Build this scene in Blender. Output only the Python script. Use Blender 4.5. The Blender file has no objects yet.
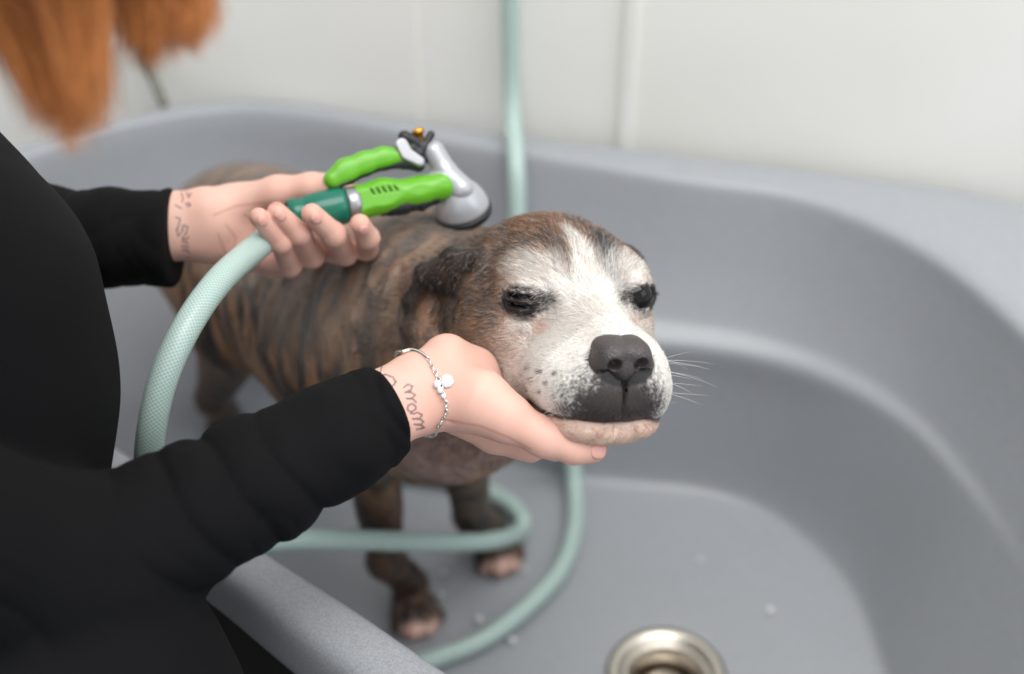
FURK = 1.0
import bpy, math, random, time
DBG = False; T0 = time.time()
import numpy as np
from mathutils import Vector, Matrix
random.seed(4); rng = np.random.default_rng(7)
SC = bpy.context.scene; COL = SC.collection
R = math.radians
# ------------------------------------------------------------------ camera
FPX, CAMH, PITCH = 1300.0, 1.02, R(38)
SP, CP = math.sin(PITCH), math.cos(PITCH)
C_R = np.array([1.0, 0, 0]); C_U = np.array([0, SP, CP]); C_F = np.array([0, CP, -SP])
CAM = np.array([0, 0, CAMH])
def W(px, py, d):            # a place in the room from a photo position and its distance
    return CAM + d * (C_F + (px - 512) / FPX * C_R + (337 - py) / FPX * C_U)
def WZ(px, py, z):           # the same on a level plane
    o = (337 - py) / FPX
    return W(px, py, (CAMH - z) / (SP - CP * o))
def proj(P):
    v = np.asarray(P) - CAM; d = v @ C_F
    return 512 + FPX * (v @ C_R) / d, 337 - FPX * (v @ C_U) / d, d
cd = bpy.data.cameras.new('camera'); co = bpy.data.objects.new('camera', cd); COL.objects.link(co)
co.location = CAM; co.rotation_euler = (math.pi / 2 - PITCH, 0, 0)
cd.sensor_width = 36; cd.lens = FPX * 36 / 1024; cd.clip_start = 0.01
cd.dof.use_dof = True; cd.dof.focus_distance = 0.80; cd.dof.aperture_fstop = 2.7
SC.camera = co
# ------------------------------------------------------------------ noise
def _h(ix, iy, iz, s):
    n = (ix.astype(np.int64) * 374761393 + iy.astype(np.int64) * 668265263 + iz.astype(np.int64) * 2147483647 + s * 974634777) & 0x7fffffff
    n = ((n ^ (n >> 13)) * 1274126177) & 0x7fffffff
    n = ((n ^ (n >> 15)) * 668265263) & 0x7fffffff
    return ((n ^ (n >> 16)) & 0xffff) / 65535.0
def noise(P, f=1.0, s=0):
    Q = P * f; I = np.floor(Q); F = Q - I; F = F * F * (3 - 2 * F); r = 0
    for a in (0, 1):
        for b in (0, 1):
            for c in (0, 1):
                w = (F[:, 0] if a else 1 - F[:, 0]) * (F[:, 1] if b else 1 - F[:, 1]) * (F[:, 2] if c else 1 - F[:, 2])
                r = r + w * _h(I[:, 0] + a, I[:, 1] + b, I[:, 2] + c, s)
    return r
def fbm(P, f=1.0, s=0, n=3):
    r = 0; a = .5; t = 0
    for i in range(n):
        r = r + a * noise(P, f * 2 ** i, s + i); t += a; a *= .5
    return r / t
def sst(a, b, x):
    t = np.clip((x - a) / (b - a), 0, 1); return t * t * (3 - 2 * t)
# ------------------------------------------------------------------ distance shapes
def A(*v): return np.array(v, float)
def sph(P, c, r): return np.linalg.norm(P - A(*c), axis=1) - r
def ell(P, c, r, M=None):    # M rows = axes
    Q = P - A(*c)
    if M is not None: Q = Q @ np.asarray(M).T
    r = A(*r); k0 = np.linalg.norm(Q / r, axis=1); k1 = np.linalg.norm(Q / (r * r), axis=1)
    return k0 * (k0 - 1) / np.maximum(k1, 1e-9)
def cone(P, a, b, r1, r2):
    a = A(*a); b = A(*b); ba = b - a; l2 = ba @ ba
    t = np.clip((P - a) @ ba / l2, 0, 1)
    return np.linalg.norm(P - a - t[:, None] * ba, axis=1) - (r1 + (r2 - r1) * t)
def chain(P, pts, rs, k=0):
    d = None
    for i in range(len(pts) - 1):
        e = cone(P, pts[i], pts[i + 1], rs[i], rs[i + 1])
        d = e if d is None else (smin(d, e, k) if k else np.minimum(d, e))
    return d
def smin(a, b, k):
    h = np.maximum(k - np.abs(a - b), 0) / k
    return np.minimum(a, b) - h * h * k * .25
def smax(a, b, k): return -smin(-a, -b, k)
def axes(x, z):              # orthonormal rows x,y,z
    x = A(*x); x /= np.linalg.norm(x); z = A(*z); z -= (z @ x) * x; z /= np.linalg.norm(z)
    return np.array([x, np.cross(z, x), z])
# ------------------------------------------------------------------ surface of a distance field (sparse surface nets)
OFF = np.array([[i, j, k] for i in (0, 1) for j in (0, 1) for k in (0, 1)])
def grad(f, P, e=4e-4):
    g = np.stack([f(P + A(*(e * (a == i) for i in range(3)))) - f(P - A(*(e * (a == i) for i in range(3)))) for a in range(3)], 1)
    return g / np.maximum(np.linalg.norm(g, axis=1, keepdims=True), 1e-12)
def surf(f, lo, hi, vox, levels=4, newton=1, thr=1.5):
    V, F = surf_(f, lo, hi, vox, levels, newton, thr)
    if DBG: print("surf", len(V), round(time.time() - T0, 1), flush=True)
    return V, F
def surf_(f, lo, hi, vox, levels=4, newton=1, thr=1.5):
    lo = A(*lo); hi = A(*hi); h = vox * 2 ** levels
    n = np.ceil((hi - lo) / h).astype(int)
    C = np.stack(np.meshgrid(*[np.arange(m) for m in n], indexing='ij'), -1).reshape(-1, 3)
    for L in range(levels + 1):
        d = f(lo + (C + .5) * h)
        C = C[np.abs(d) < h * thr]
        if L == levels: break
        C = (C[:, None, :] * 2 + OFF[None]).reshape(-1, 3); h *= .5
    key = lambda I: (I[..., 0] * 8192 + I[..., 1]) * 8192 + I[..., 2]
    K = key(C); o = np.argsort(K); C = C[o]; K = K[o]
    cor = C[:, None, :] + OFF[None]; ck = key(cor)
    uk, first, inv = np.unique(ck.ravel(), return_index=True, return_inverse=True)
    up = cor.reshape(-1, 3)[first]; v = f(lo + up * h); v[v == 0] = 1e-9
    cv = v[inv.reshape(ck.shape)]
    mix = (cv.min(1) < 0) & (cv.max(1) > 0)
    C = C[mix]; K = K[mix]; cv = cv[mix]
    S = np.zeros((len(C), 3)); N = np.zeros(len(C))
    for a in range(8):
        for b in range(a + 1, 8):
            if np.abs(OFF[a] - OFF[b]).sum() != 1: continue
            m = (cv[:, a] < 0) != (cv[:, b] < 0)
            t = cv[m, a] / (cv[m, a] - cv[m, b])
            S[m] += OFF[a] + t[:, None] * (OFF[b] - OFF[a]); N[m] += 1
    V = lo + (C + S / N[:, None]) * h
    F = []
    for ax in range(3):
        bx, cx = (ax + 1) % 3, (ax + 2) % 3
        e = np.zeros(3, int); e[ax] = 1
        i0 = 0; i1 = int(np.where((OFF == e).all(1))[0][0])
        m = (cv[:, 0] < 0) != (cv[:, i1] < 0)
        idx = []
        B = C[m]; ok = np.ones(len(B), bool)
        eb = np.zeros(3, int); eb[bx] = 1; ec = np.zeros(3, int); ec[cx] = 1
        for dd in (0 * eb, -eb, -eb - ec, -ec):
            kk = key(B + dd); p = np.searchsorted(K, kk); p = np.minimum(p, len(K) - 1)
            ok &= K[p] == kk; idx.append(p)
        q = np.stack(idx, 1); neg = cv[m, 0] < 0
        q[neg] = q[neg]; q[~neg] = q[~neg][:, ::-1]
        F.append(q[ok])
    F = np.concatenate(F)
    for _ in range(newton):
        g = grad(f, V, vox * .3); V = V - np.clip(f(V), -vox * .5, vox * .5)[:, None] * g
    return V, F
# ------------------------------------------------------------------ objects
def lin(c):
    c = np.asarray(c, float) / 255.0
    return np.where(c <= .04045, c / 12.92, ((c + .055) / 1.055) ** 2.4)
def tag(o, label=None, cat=None, group=None, kind=None):
    if label: o['label'] = label
    if cat: o['category'] = cat
    if group: o['group'] = group
    if kind: o['kind'] = kind
    return o
def mesh_np(name, V, F, mat, parent=None, col=None, smooth=True):
    me = bpy.data.meshes.new(name)
    F = np.asarray(F); V = np.asarray(V, dtype=np.float32)
    if isinstance(F, np.ndarray) and F.ndim == 2:
        k = F.shape[1]
        me.vertices.add(len(V)); me.vertices.foreach_set('co', V.ravel())
        me.loops.add(F.size); me.loops.foreach_set('vertex_index', F.ravel().astype(np.int32))
        me.polygons.add(len(F)); me.polygons.foreach_set('loop_start', np.arange(0, F.size, k, dtype=np.int32))
        me.update(calc_edges=True); me.validate()
    if smooth: me.shade_smooth()
    if col is not None:
        a = me.color_attributes.new('col', 'FLOAT_COLOR', 'POINT')
        c = np.ones((len(V), 4), np.float32); c[:, :3] = col; a.data.foreach_set('color', c.ravel())
    me.materials.append(mat)
    o = bpy.data.objects.new(name, me); COL.objects.link(o)
    if parent: o.parent = parent
    return o
class MB:                    # collects simple shapes into one mesh
    def __init__(s): s.v = []; s.f = []
    def add(s, V, F):
        n = len(s.v); s.v += [tuple(map(float, p)) for p in V]; s.f += [tuple(i + n for i in q) for q in F]
    def tube(s, pts, r, n=12, caps=True, flat=None):
        pts = [A(*p) for p in pts]; rs = r if hasattr(r, '__len__') else [r] * len(pts)
        T = [pts[min(i + 1, len(pts) - 1)] - pts[max(i - 1, 0)] for i in range(len(pts))]
        T = [t / max(np.linalg.norm(t), 1e-9) for t in T]
        u = np.cross(T[0], [0, 0, 1]);
        if np.linalg.norm(u) < .1: u = np.cross(T[0], [1, 0, 0])
        u /= np.linalg.norm(u); V = []
        for p, t, q in zip(pts, T, rs):
            u = u - (u @ t) * t; u /= np.linalg.norm(u); w = np.cross(t, u)
            for i in range(n):
                a = 2 * math.pi * i / n; V.append(p + q * (math.cos(a) * u + math.sin(a) * w))
        F = [(j * n + i, j * n + (i + 1) % n, (j + 1) * n + (i + 1) % n, (j + 1) * n + i) for j in range(len(pts) - 1) for i in range(n)]
        if caps: F += [tuple(range(n))[::-1], tuple((len(pts) - 1) * n + i for i in range(n))]
        s.add(V, F); return s
    def lathe(s, base, axis, prof, n=32):   # prof: (height along axis, radius)
        ax = A(*axis); ax /= np.linalg.norm(ax); u = np.cross(ax, [0, 0, 1])
        if np.linalg.norm(u) < .1: u = np.cross(ax, [1, 0, 0])
        u /= np.linalg.norm(u); w = np.cross(ax, u); V = []
        for h, r in prof:
            for i in range(n):
                a = 2 * math.pi * i / n; V.append(A(*base) + h * ax + max(r, 1e-5) * (math.cos(a) * u + math.sin(a) * w))
        F = [(j * n + i, j * n + (i + 1) % n, (j + 1) * n + (i + 1) % n, (j + 1) * n + i) for j in range(len(prof) - 1) for i in range(n)]
        s.add(V, F); return s
    def box(s, c, d, M=None):
        V = [];
        for i in (-1, 1):
            for j in (-1, 1):
                for k in (-1, 1):
                    q = A(i * d[0], j * d[1], k * d[2]) / 2
                    if M is not None: q = q @ np.asarray(M)
                    V.append(A(*c) + q)
        s.add(V, [(0, 1, 3, 2), (4, 6, 7, 5), (0, 4, 5, 1), (2, 3, 7, 6), (0, 2, 6, 4), (1, 5, 7, 3)]); return s
    def build(s, name, mat, parent=None, smooth=True, bevel=0):
        me = bpy.data.meshes.new(name); me.from_pydata(s.v, [], s.f); me.update()
        if smooth: me.shade_smooth()
        me.materials.append(mat); o = bpy.data.objects.new(name, me); COL.objects.link(o)
        if parent: o.parent = parent
        if bevel:
            b = o.modifiers.new('bevel', 'BEVEL'); b.width = bevel; b.segments = 3; b.limit_method = 'ANGLE'
        return o
def spline(pts, n=12, closed=False):
    pts = [A(*p) for p in pts]; m = len(pts); out = []
    rng_ = range(m if closed else m - 1)
    for i in rng_:
        if closed: p = [pts[(i + k) % m] for k in (-1, 0, 1, 2)]
        else: p = [pts[max(i - 1, 0)], pts[i], pts[i + 1], pts[min(i + 2, m - 1)]]
        for j in range(n):
            t = j / n
            out.append(.5 * ((2 * p[1]) + (p[2] - p[0]) * t + (2 * p[0] - 5 * p[1] + 4 * p[2] - p[3]) * t * t + (3 * p[1] - p[0] - 3 * p[2] + p[3]) * t ** 3))
    if not closed: out.append(pts[-1])
    return out
def mat(name, rgb=(200, 200, 200), rough=.5, metal=0, spec=.5, coat=0, sss=0, trans=0, vcol=False):
    m = bpy.data.materials.new(name); m.use_nodes = True; nt = m.node_tree; b = nt.nodes['Principled BSDF']
    b.inputs['Base Color'].default_value = (*lin(rgb), 1); b.inputs['Roughness'].default_value = rough
    b.inputs['Metallic'].default_value = metal; b.inputs['Specular IOR Level'].default_value = spec
    b.inputs['Coat Weight'].default_value = coat; b.inputs['Coat Roughness'].default_value = .15
    b.inputs['Transmission Weight'].default_value = trans
    if sss:
        b.inputs['Subsurface Weight'].default_value = sss; b.inputs['Subsurface Radius'].default_value = (1, .35, .2); b.inputs['Subsurface Scale'].default_value = .004
    if vcol:
        a = nt.nodes.new('ShaderNodeAttribute'); a.attribute_name = 'col'
        nt.links.new(a.outputs['Color'], b.inputs['Base Color'])
    return m
def bump(m, scale, strength=.3, dist=.001, detail=4, vor=False, stretch=None):
    nt = m.node_tree; b = nt.nodes['Principled BSDF']; tc = nt.nodes.new('ShaderNodeTexCoord')
    mp = nt.nodes.new('ShaderNodeMapping'); nt.links.new(tc.outputs['Object'], mp.inputs['Vector'])
    if stretch: mp.inputs['Scale'].default_value = stretch
    if vor:
        n = nt.nodes.new('ShaderNodeTexVoronoi'); n.inputs['Scale'].default_value = scale; src = n.outputs['Distance']
    else:
        n = nt.nodes.new('ShaderNodeTexNoise'); n.inputs['Scale'].default_value = scale; n.inputs['Detail'].default_value = detail; src = n.outputs['Fac']
    nt.links.new(mp.outputs['Vector'], n.inputs['Vector'])
    bp = nt.nodes.new('ShaderNodeBump'); bp.inputs['Strength'].default_value = strength; bp.inputs['Distance'].default_value = dist
    nt.links.new(src, bp.inputs['Height']); nt.links.new(bp.outputs['Normal'], b.inputs['Normal'])
    return m, src
def speckle(m, c1, c2, scale, lo=.4, hi=.6, detail=2, coord='Object'):
    nt = m.node_tree; b = nt.nodes['Principled BSDF']; tc = nt.nodes.new('ShaderNodeTexCoord')
    n = nt.nodes.new('ShaderNodeTexNoise'); n.inputs['Scale'].default_value = scale; n.inputs['Detail'].default_value = detail
    nt.links.new(tc.outputs[coord], n.inputs['Vector'])
    r = nt.nodes.new('ShaderNodeValToRGB'); r.color_ramp.elements[0].position = lo; r.color_ramp.elements[1].position = hi
    r.color_ramp.elements[0].color = (*lin(c1), 1); r.color_ramp.elements[1].color = (*lin(c2), 1)
    nt.links.new(n.outputs['Fac'], r.inputs['Fac']); nt.links.new(r.outputs['Color'], b.inputs['Base Color'])
    return m
def fur(name, roots, dirs, nrm, length, lift, cols, mat_, parent, r0=9e-5, r1=2e-5, bend=.25, npt=4):
    """roots (N,3); dirs tangent; hairs leave the skin at 'lift' and lie down towards dirs"""
    N = len(roots); L = np.broadcast_to(length, (N,)); t = np.linspace(0, 1, npt)
    P = np.zeros((N, npt, 3))
    P[:, 0] = roots - nrm * 3e-4
    lf = np.broadcast_to(lift, (N,))
    for i in range(1, npt):
        a = lf * (1 - bend * i)
        P[:, i] = P[:, i - 1] + (dirs * np.cos(a)[:, None] + nrm * np.sin(a)[:, None]) * (L / (npt - 1))[:, None]
    hc = bpy.data.hair_curves.new(name); hc.add_curves([npt] * N)
    hc.attributes['position'].data.foreach_set('vector', P.reshape(-1).astype(np.float32))
    ra = hc.attributes.get('radius') or hc.attributes.new('radius', 'FLOAT', 'POINT')
    r0 = np.broadcast_to(r0, (N,)); rr = r0[:, None] * (1 - t[None]) + r1 * t[None]
    ra.data.foreach_set('value', rr.reshape(-1).astype(np.float32))
    ca = hc.attributes.new('col', 'FLOAT_COLOR', 'CURVE'); c = np.ones((N, 4), np.float32); c[:, :3] = cols; ca.data.foreach_set('color', c.ravel())
    hc.materials.append(mat_)
    o = bpy.data.objects.new(name, hc); COL.objects.link(o); o.parent = parent
    return o
def scatter(V, F, n, weight=None):
    a, b, c, d = (V[F[:, i]] for i in range(4))
    ar = .5 * np.linalg.norm(np.cross(c - a, d - b), axis=1)
    if weight is not None: ar = ar * weight((a + b + c + d) / 4)
    i = rng.choice(len(F), n, p=ar / ar.sum()); u = rng.random((n, 1)); v = rng.random((n, 1))
    return (a[i] * (1 - u) * (1 - v) + b[i] * u * (1 - v) + c[i] * u * v + d[i] * (1 - u) * v)
# ------------------------------------------------------------------ the room
M_wall = speckle(mat('wall_paint', (232, 230, 224), .6), (229, 227, 220), (236, 235, 230), 3, .35, .65)
M_ground = speckle(mat('dark_rubber', (30, 27, 25), .8), (22, 20, 18), (38, 34, 30), 60)
WN = A(.2398, .9708, 0); WD = A(.9708, -.2398, 0)          # wall normal (away from us) and run
W0 = A(-.319, 1.330, 0)
def wp(t, o, z): return W0 + t * WD + o * WN + A(0, 0, z)
def wbox(t0, t1, o0, o1, z0, z1):
    m = MB(); m.box((wp((t0 + t1) / 2, (o0 + o1) / 2, (z0 + z1) / 2)), (t1 - t0, o1 - o0, z1 - z0), np.array([WD, WN, [0, 0, 1]])); return m
tag(wbox(-2.2, 2.6, 0.0, .12, -.62, 1.9).build('wall_back', M_wall, smooth=False), kind='structure')
gm = MB(); gm.box((0, .2, -.64), (6, 5, .04)); tag(gm.build('floor', M_ground, smooth=False), kind='structure')
# panels of the wall cladding stand a little proud, with a batten at their joint
def onwall(px, py):
    r = W(px, py, 1.0) - CAM; t = ((W0 - CAM) @ WN) / (r @ WN); return (CAM + r * t - W0) @ WD
ts = onwall(634, 100); tl = onwall(421, 100)
tag(wbox(ts - .014, ts, -.006, .004, -.62, 1.9).build('trim_1', mat('trim_paint', (231, 230, 224), .5), smooth=False, bevel=.002), kind='structure')
tag(wbox(tl - .6, tl, -.004, .004, -.62, 1.9).build('trim_2', M_wall, smooth=False, bevel=.0015), kind='structure')
# ------------------------------------------------------------------ tub
C0 = A(.0, .82)
def ring(pts, z, n=160):
    P = np.array(spline([(x, y, 0) for x, y in pts], 16, True))[:, :2] - C0
    a = np.arctan2(P[:, 1], P[:, 0]); r = np.hypot(P[:, 0], P[:, 1]); o = np.argsort(a); a = a[o]; r = r[o]
    th = np.linspace(-math.pi, math.pi, n, endpoint=False)
    rr = np.interp(th, np.r_[a - 2 * math.pi, a, a + 2 * math.pi], np.r_[r, r, r])
    k = np.exp(-.5 * (np.arange(-6, 7) / 2.0) ** 2); k /= k.sum()
    rr = np.convolve(np.r_[rr[-6:], rr, rr[:6]], k, 'valid')
    return np.stack([C0[0] + rr * np.cos(th), C0[1] + rr * np.sin(th), np.full(n, z)], 1)
I_ = ring([(-.315, 1.278), (-.437, 1.222), (-.507, 1.17), (-.56, 1.08), (-.54, .97), (-.45, .86), (-.3, .735), (-.174, .629), (-.1, .573), (-.036, .521), (.08, .44), (.22, .385), (.36, .41), (.45, .52), (.475, .68), (.462, .8), (.44, .887), (.408, .973), (.368, 1.032), (.284, 1.098), (.188, 1.121), (.049, 1.166), (-.065, 1.201), (-.185, 1.247)], .34)
O_ = ring([(-.319, 1.314), (-.42, 1.262), (-.53, 1.19), (-.61, 1.1), (-.6, .96), (-.5, .82), (-.36, .725), (-.22, .620), (-.143, .550), (-.03, .462), (.1, .37), (.28, .29), (.45, .36), (.57, .5), (.61, .75), (.6, .98), (.54, 1.09), (.46, 1.118), (.294, 1.158), (.125, 1.200), (.008, 1.225), (-.16, 1.27)], .34)
L_ = ring([(.143, 1.066), (.215, 1.054), (.292, 1.024), (.352, .973), (.388, .919), (.402, .864), (.412, .76), (.41, .65), (.37, .52), (.27, .45), (.13, .47), (0, .54), (-.12, .63), (-.24, .75), (-.37, .86), (-.46, .97), (-.48, 1.07), (-.42, 1.15), (-.3, 1.2), (-.15, 1.15), (0, 1.1)], .19)
F_ = ring([(.098, 1.041), (.142, 1.035), (.208, 1.027), (.27, 1.0), (.306, .955), (.344, .88), (.349, .81), (.35, .68), (.31, .56), (.22, .50), (.1, .53), (-.02, .6), (-.12, .7), (-.22, .8), (-.32, .9), (-.4, .99), (-.4, 1.07), (-.28, 1.12), (-.12, 1.1), (0, 1.06)], 0)
def mixr(a, b, t, z): r = a * (1 - t) + b * t; r = r.copy(); r[:, 2] = z; return r
DR = WZ(667, 674, 0)
th_ = np.linspace(-math.pi, math.pi, 160, endpoint=False); LW = sst(-.25, .35, th_) * sst(1.9, 1.45, th_)
SO = lambda z: I_ * (1 - (1 - z / .33) ** 1.3) + F_ * (1 - z / .33) ** 1.3
def led(a, b, t, z):
    r = mixr(a, b, t, z); q = SO(max(z, .0)); q = q.copy(); q[:, 2] = z; k = LW[:, None]; return r * k + q * (1 - k)
th = np.linspace(-math.pi, math.pi, 160, endpoint=False)
circ = lambda r, z: np.stack([DR[0] + r * np.cos(th), DR[1] + r * np.sin(th), np.full(160, z)], 1)
OB = O_ + (O_ - A(*C0, .34)) * -.22
rings = [mixr(OB, OB, 0, -.10), mixr(O_, OB, 1, .1), mixr(O_, I_, .85, .20), mixr(O_, I_, .75, .27), mixr(O_, I_, .12, .290), mixr(O_, I_, .02, .296), mixr(O_, I_, .0, .302), mixr(O_, I_, .02, .322), mixr(O_, I_, .09, .334), mixr(O_, I_, .2, .340), mixr(O_, I_, .45, .342), mixr(O_, I_, .85, .342), mixr(O_, I_, .95, .340), mixr(O_, I_, 1.02, .334),
         mixr(I_, L_, .06, .322), led(I_, L_, .2, .29), led(I_, L_, .42, .25), led(I_, L_, .62, .226), led(I_, L_, .80, .206), led(I_, L_, .89, .199), led(I_, L_, 1.01, .1945), led(I_, L_, 1.10, .191), led(I_, L_, 1.17, .186), led(I_, L_, 1.20, .178), led(L_, F_, .26, .15),
         led(L_, F_, .43, .10), led(L_, F_, .62, .05), led(L_, F_, .78, .022), mixr(L_, F_, .92, .006), mixr(L_, F_, 1.05, .001), mixr(F_, circ(.06, 0), .3, -.001), mixr(F_, circ(.06, 0), .7, -.003), circ(.066, -.004), circ(.058, -.006), circ(.05, -.008)]
V = np.concatenate(rings); n = 160
F = np.array([(j * n + i, j * n + (i + 1) % n, (j + 1) * n + (i + 1) % n, (j + 1) * n + i) for j in range(len(rings) - 1) for i in range(n)])[:, ::-1]
M_tub = speckle(mat('tub_acrylic', (153, 155, 159), .36, spec=.5), (143, 145, 149), (163, 166, 171), 900, .38, .62, 3)
bump(M_tub, 420, .12, .0006)
tub = mesh_np('dog_bathtub', V, F[:, ::-1], M_tub)
sb = tub.modifiers.new('smooth', 'SUBSURF'); sb.levels = sb.render_levels = 1
tag(tub, 'large grey moulded bathtub with rounded rim, standing against the white wall', 'bathtub')
# pedestal the shell stands on; near-black paints in the shade below the rim
pr = [mixr(O_, OB, .35, -.62), mixr(O_, I_, .30, .2895)]
Vp = np.concatenate(pr); Fp = np.array([(i, (i + 1) % n, n + (i + 1) % n, n + i) for i in range(n)])
mesh_np('skirt', Vp, Fp, mat('skirt_plastic', (20, 18, 17), .7), tub)
# ------------------------------------------------------------------ drain
M_steel = mat('brushed_steel', (205, 198, 186), .28, 1)
M_dark = mat('drain_dark', (40, 36, 32), .5)
dr = bpy.data.objects.new('drain', None); COL.objects.link(dr); dr.location = DR
tag(dr, 'round steel sink drain set in the tub floor at the bottom of the photo', 'drain')
MB().lathe((0, 0, 0), (0, 0, 1), [(-.007, .0585), (-.002, .0585), (.001, .056), (.002, .051), (.0005, .045), (-.003, .0425), (-.004, .0415), (-.003, .040), (-.006, .036), (-.020, .033), (-.022, .0325)], 48).build('flange', M_steel, dr)
MB().lathe((0, 0, 0), (0, 0, 1), [(-.020, .0335), (-.045, .031), (-.048, .0)], 40).build('cup', mat('cup_steel', (120, 112, 100), .35, 1), dr)
MB().lathe((0, 0, 0), (0, 0, 1), [(-.044, .026), (-.030, .0255), (-.021, .022), (-.018, .014), (-.017, 0)], 40).build('strainer_plug', mat('plug_steel', (225, 215, 205), .3, 1), dr)
MB().lathe((0, 0, 0), (0, 0, 1), [(-.018, .004), (-.010, .004), (-.009, .007), (-.005, .007), (-.003, .004), (-.003, 0)], 24).build('knob', M_steel, bpy.data.objects['strainer_plug'])
# ------------------------------------------------------------------ light
w = bpy.data.worlds.new('world'); SC.world = w; w.use_nodes = True
w.node_tree.nodes['Background'].inputs[0].default_value = (.93, .965, 1, 1); w.node_tree.nodes['Background'].inputs[1].default_value = 1.0
def area(name, loc, target, size, power, col=(1, 1, 1), sy=None):
    l = bpy.data.lights.new(name, 'AREA'); l.size = size; l.energy = power; l.color = col
    if sy: l.shape = 'RECTANGLE'; l.size_y = sy
    o = bpy.data.objects.new(name, l); COL.objects.link(o); o.location = loc
    o.rotation_euler = (Vector(target) - Vector(loc)).to_track_quat('-Z', 'Y').to_euler(); return o
area('ceiling_light', (.35, .2, 2.5), (0, .8, .2), 2.2, 60, (1, .985, .96), 1.4)
area('window_light', (2.4, -.4, 1.7), (0, .8, .3), 1.6, 15, (.82, .91, 1), 1.4)
SC.view_settings.view_transform = 'Standard'; SC.view_settings.look = 'None'; SC.view_settings.gamma = 1; SC.view_settings.exposure = -.17
SC.view_settings.use_curve_mapping = False
try: SC.cycles_curves.shape = 'RIBBONS'
except Exception: pass
SC.cycles.max_bounces = 6
# ------------------------------------------------------------------ dog
HM = np.array([[.287, 0, 0], [0, 0, 0], [0, 0, 0]])
xc = A(.287, -.265, .924); yc = A(.957, .026, -.287)       # muzzle and left side of the head in camera axes (right, up, back)
xc /= np.linalg.norm(xc); yc -= (yc @ xc) * xc; yc /= np.linalg.norm(yc); zc = np.cross(xc, yc)
CB = np.array([C_R, C_U, -C_F])
HX, HY, HZ = xc @ CB, yc @ CB, zc @ CB; HA = np.array([HX, HY, HZ])
H0 = W(583, 296, .83)                                         # between the eyes
def hw(x, y, z): return H0 + .01 * (x * HX + y * HY + z * HZ)
def toh(P): return (P - H0) @ HA.T * 100                     # world -> head cm
EYEL, EYER = (-.6, 3.75, -.1), (-.6, -3.75, -.1)
def hsdf(Q):                                                  # head, in cm
    Y = np.abs(Q[:, 1]); S = np.stack([Q[:, 0], Y, Q[:, 2]], 1)
    d = ell(S, (-6.6, 0, -.6), (6.0, 5.6, 4.6))
    d = smin(d, ell(S, (-3.0, 1.4, -.1), (3.6, 3.6, 3.2)), 1.5)
    d = smin(d, ell(S, (-1.6, 3.0, .5), (1.9, 1.9, 1.45)), 1.4)
    d = smin(d, ell(S, (-5.4, 4.1, -3.6), (4.0, 2.6, 3.8)), 1.8)         # cheek
    d = smin(d, ell(S, (-1.6, 3.1, -3.0), (2.6, 2.2, 2.4)), 1.6)         # under the eye
    d = smin(d, cone(S, (-1.5, 0, -1.6), (5.8, 0, -1.9), 2.7, 1.75), 1.8)  # bridge
    d = smin(d, ell(S, (3.6, 1.9, -4.0), (4.0, 2.4, 2.6), axes((1, -.12, 0), (0, 0, 1))), 1.2)  # upper lip
    d = smin(d, ell(S, (6.3, 1.0, -3.9), (1.9, 2.1, 2.0)), 1.0)
    S2 = S.copy(); S2[:, 2] -= .5 * sst(0, -2.5, Q[:, 1])
    fl = ell(S2, (4.4, 3.0, -4.9), (3.0, 1.35, 1.75), axes((1, -.25, -.08), (0, .12, 1)))
    d = smin(d, fl, .8)
    d = smin(d, ell(S, (5.5, .3, -4.5), (2.5, 2.6, 1.75)), .8)
    d = smin(d, ell(S, (-.6, 3.2, -5.2), (3.4, 1.6, 2.0), axes((1, 0, .15), (0, 0, 1))), 1.0)      # corner of the mouth
    d = smax(d, -ell(S, (8.5, 0, -4.2), (.9, .10, 1.6)), .3)             # groove below the nose
    # lower jaw
    j = cone(S, (-4.5, 1.8, -6.2), (2.5, 1.9, -6.8), 2.4, 1.6)
    j = smin(j, ell(S, (4.2, 1.5, -6.6), (3.1, 2.2, 1.35)), .9)
    j = smin(j, ell(S, (4.6, 0, -6.9), (2.6, 1.8, 1.1)), .9)
    d = smin(d, j, .28)
    # sockets and lids
    el = sph(Q, EYEL, 1.45); d = smin(d, el, .5)
    d = smax(d, -ell(Q, (.85, 4.25, .02), (.95, .98, .62), axes(A(.78, .60, .03), (0, 0, 1))), .25)
    er = sph(Q, (-.55, -3.7, -.1), 1.5); d = smin(d, er, .5)
    X = axes((.72, -.68, .05), (0, 0, 1))
    d = smax(d, -ell(Q, (.62, -4.75, -.42), (.8, 1.5, .20), X), .15)
    for z_, q in ((.45, .16), (.95, .12), (-1.05, .16)):
        d = smax(d, -ell(Q, (.55, -4.6, -.3 + z_), (.9, 1.5, q), X), .3)
    return d
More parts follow.
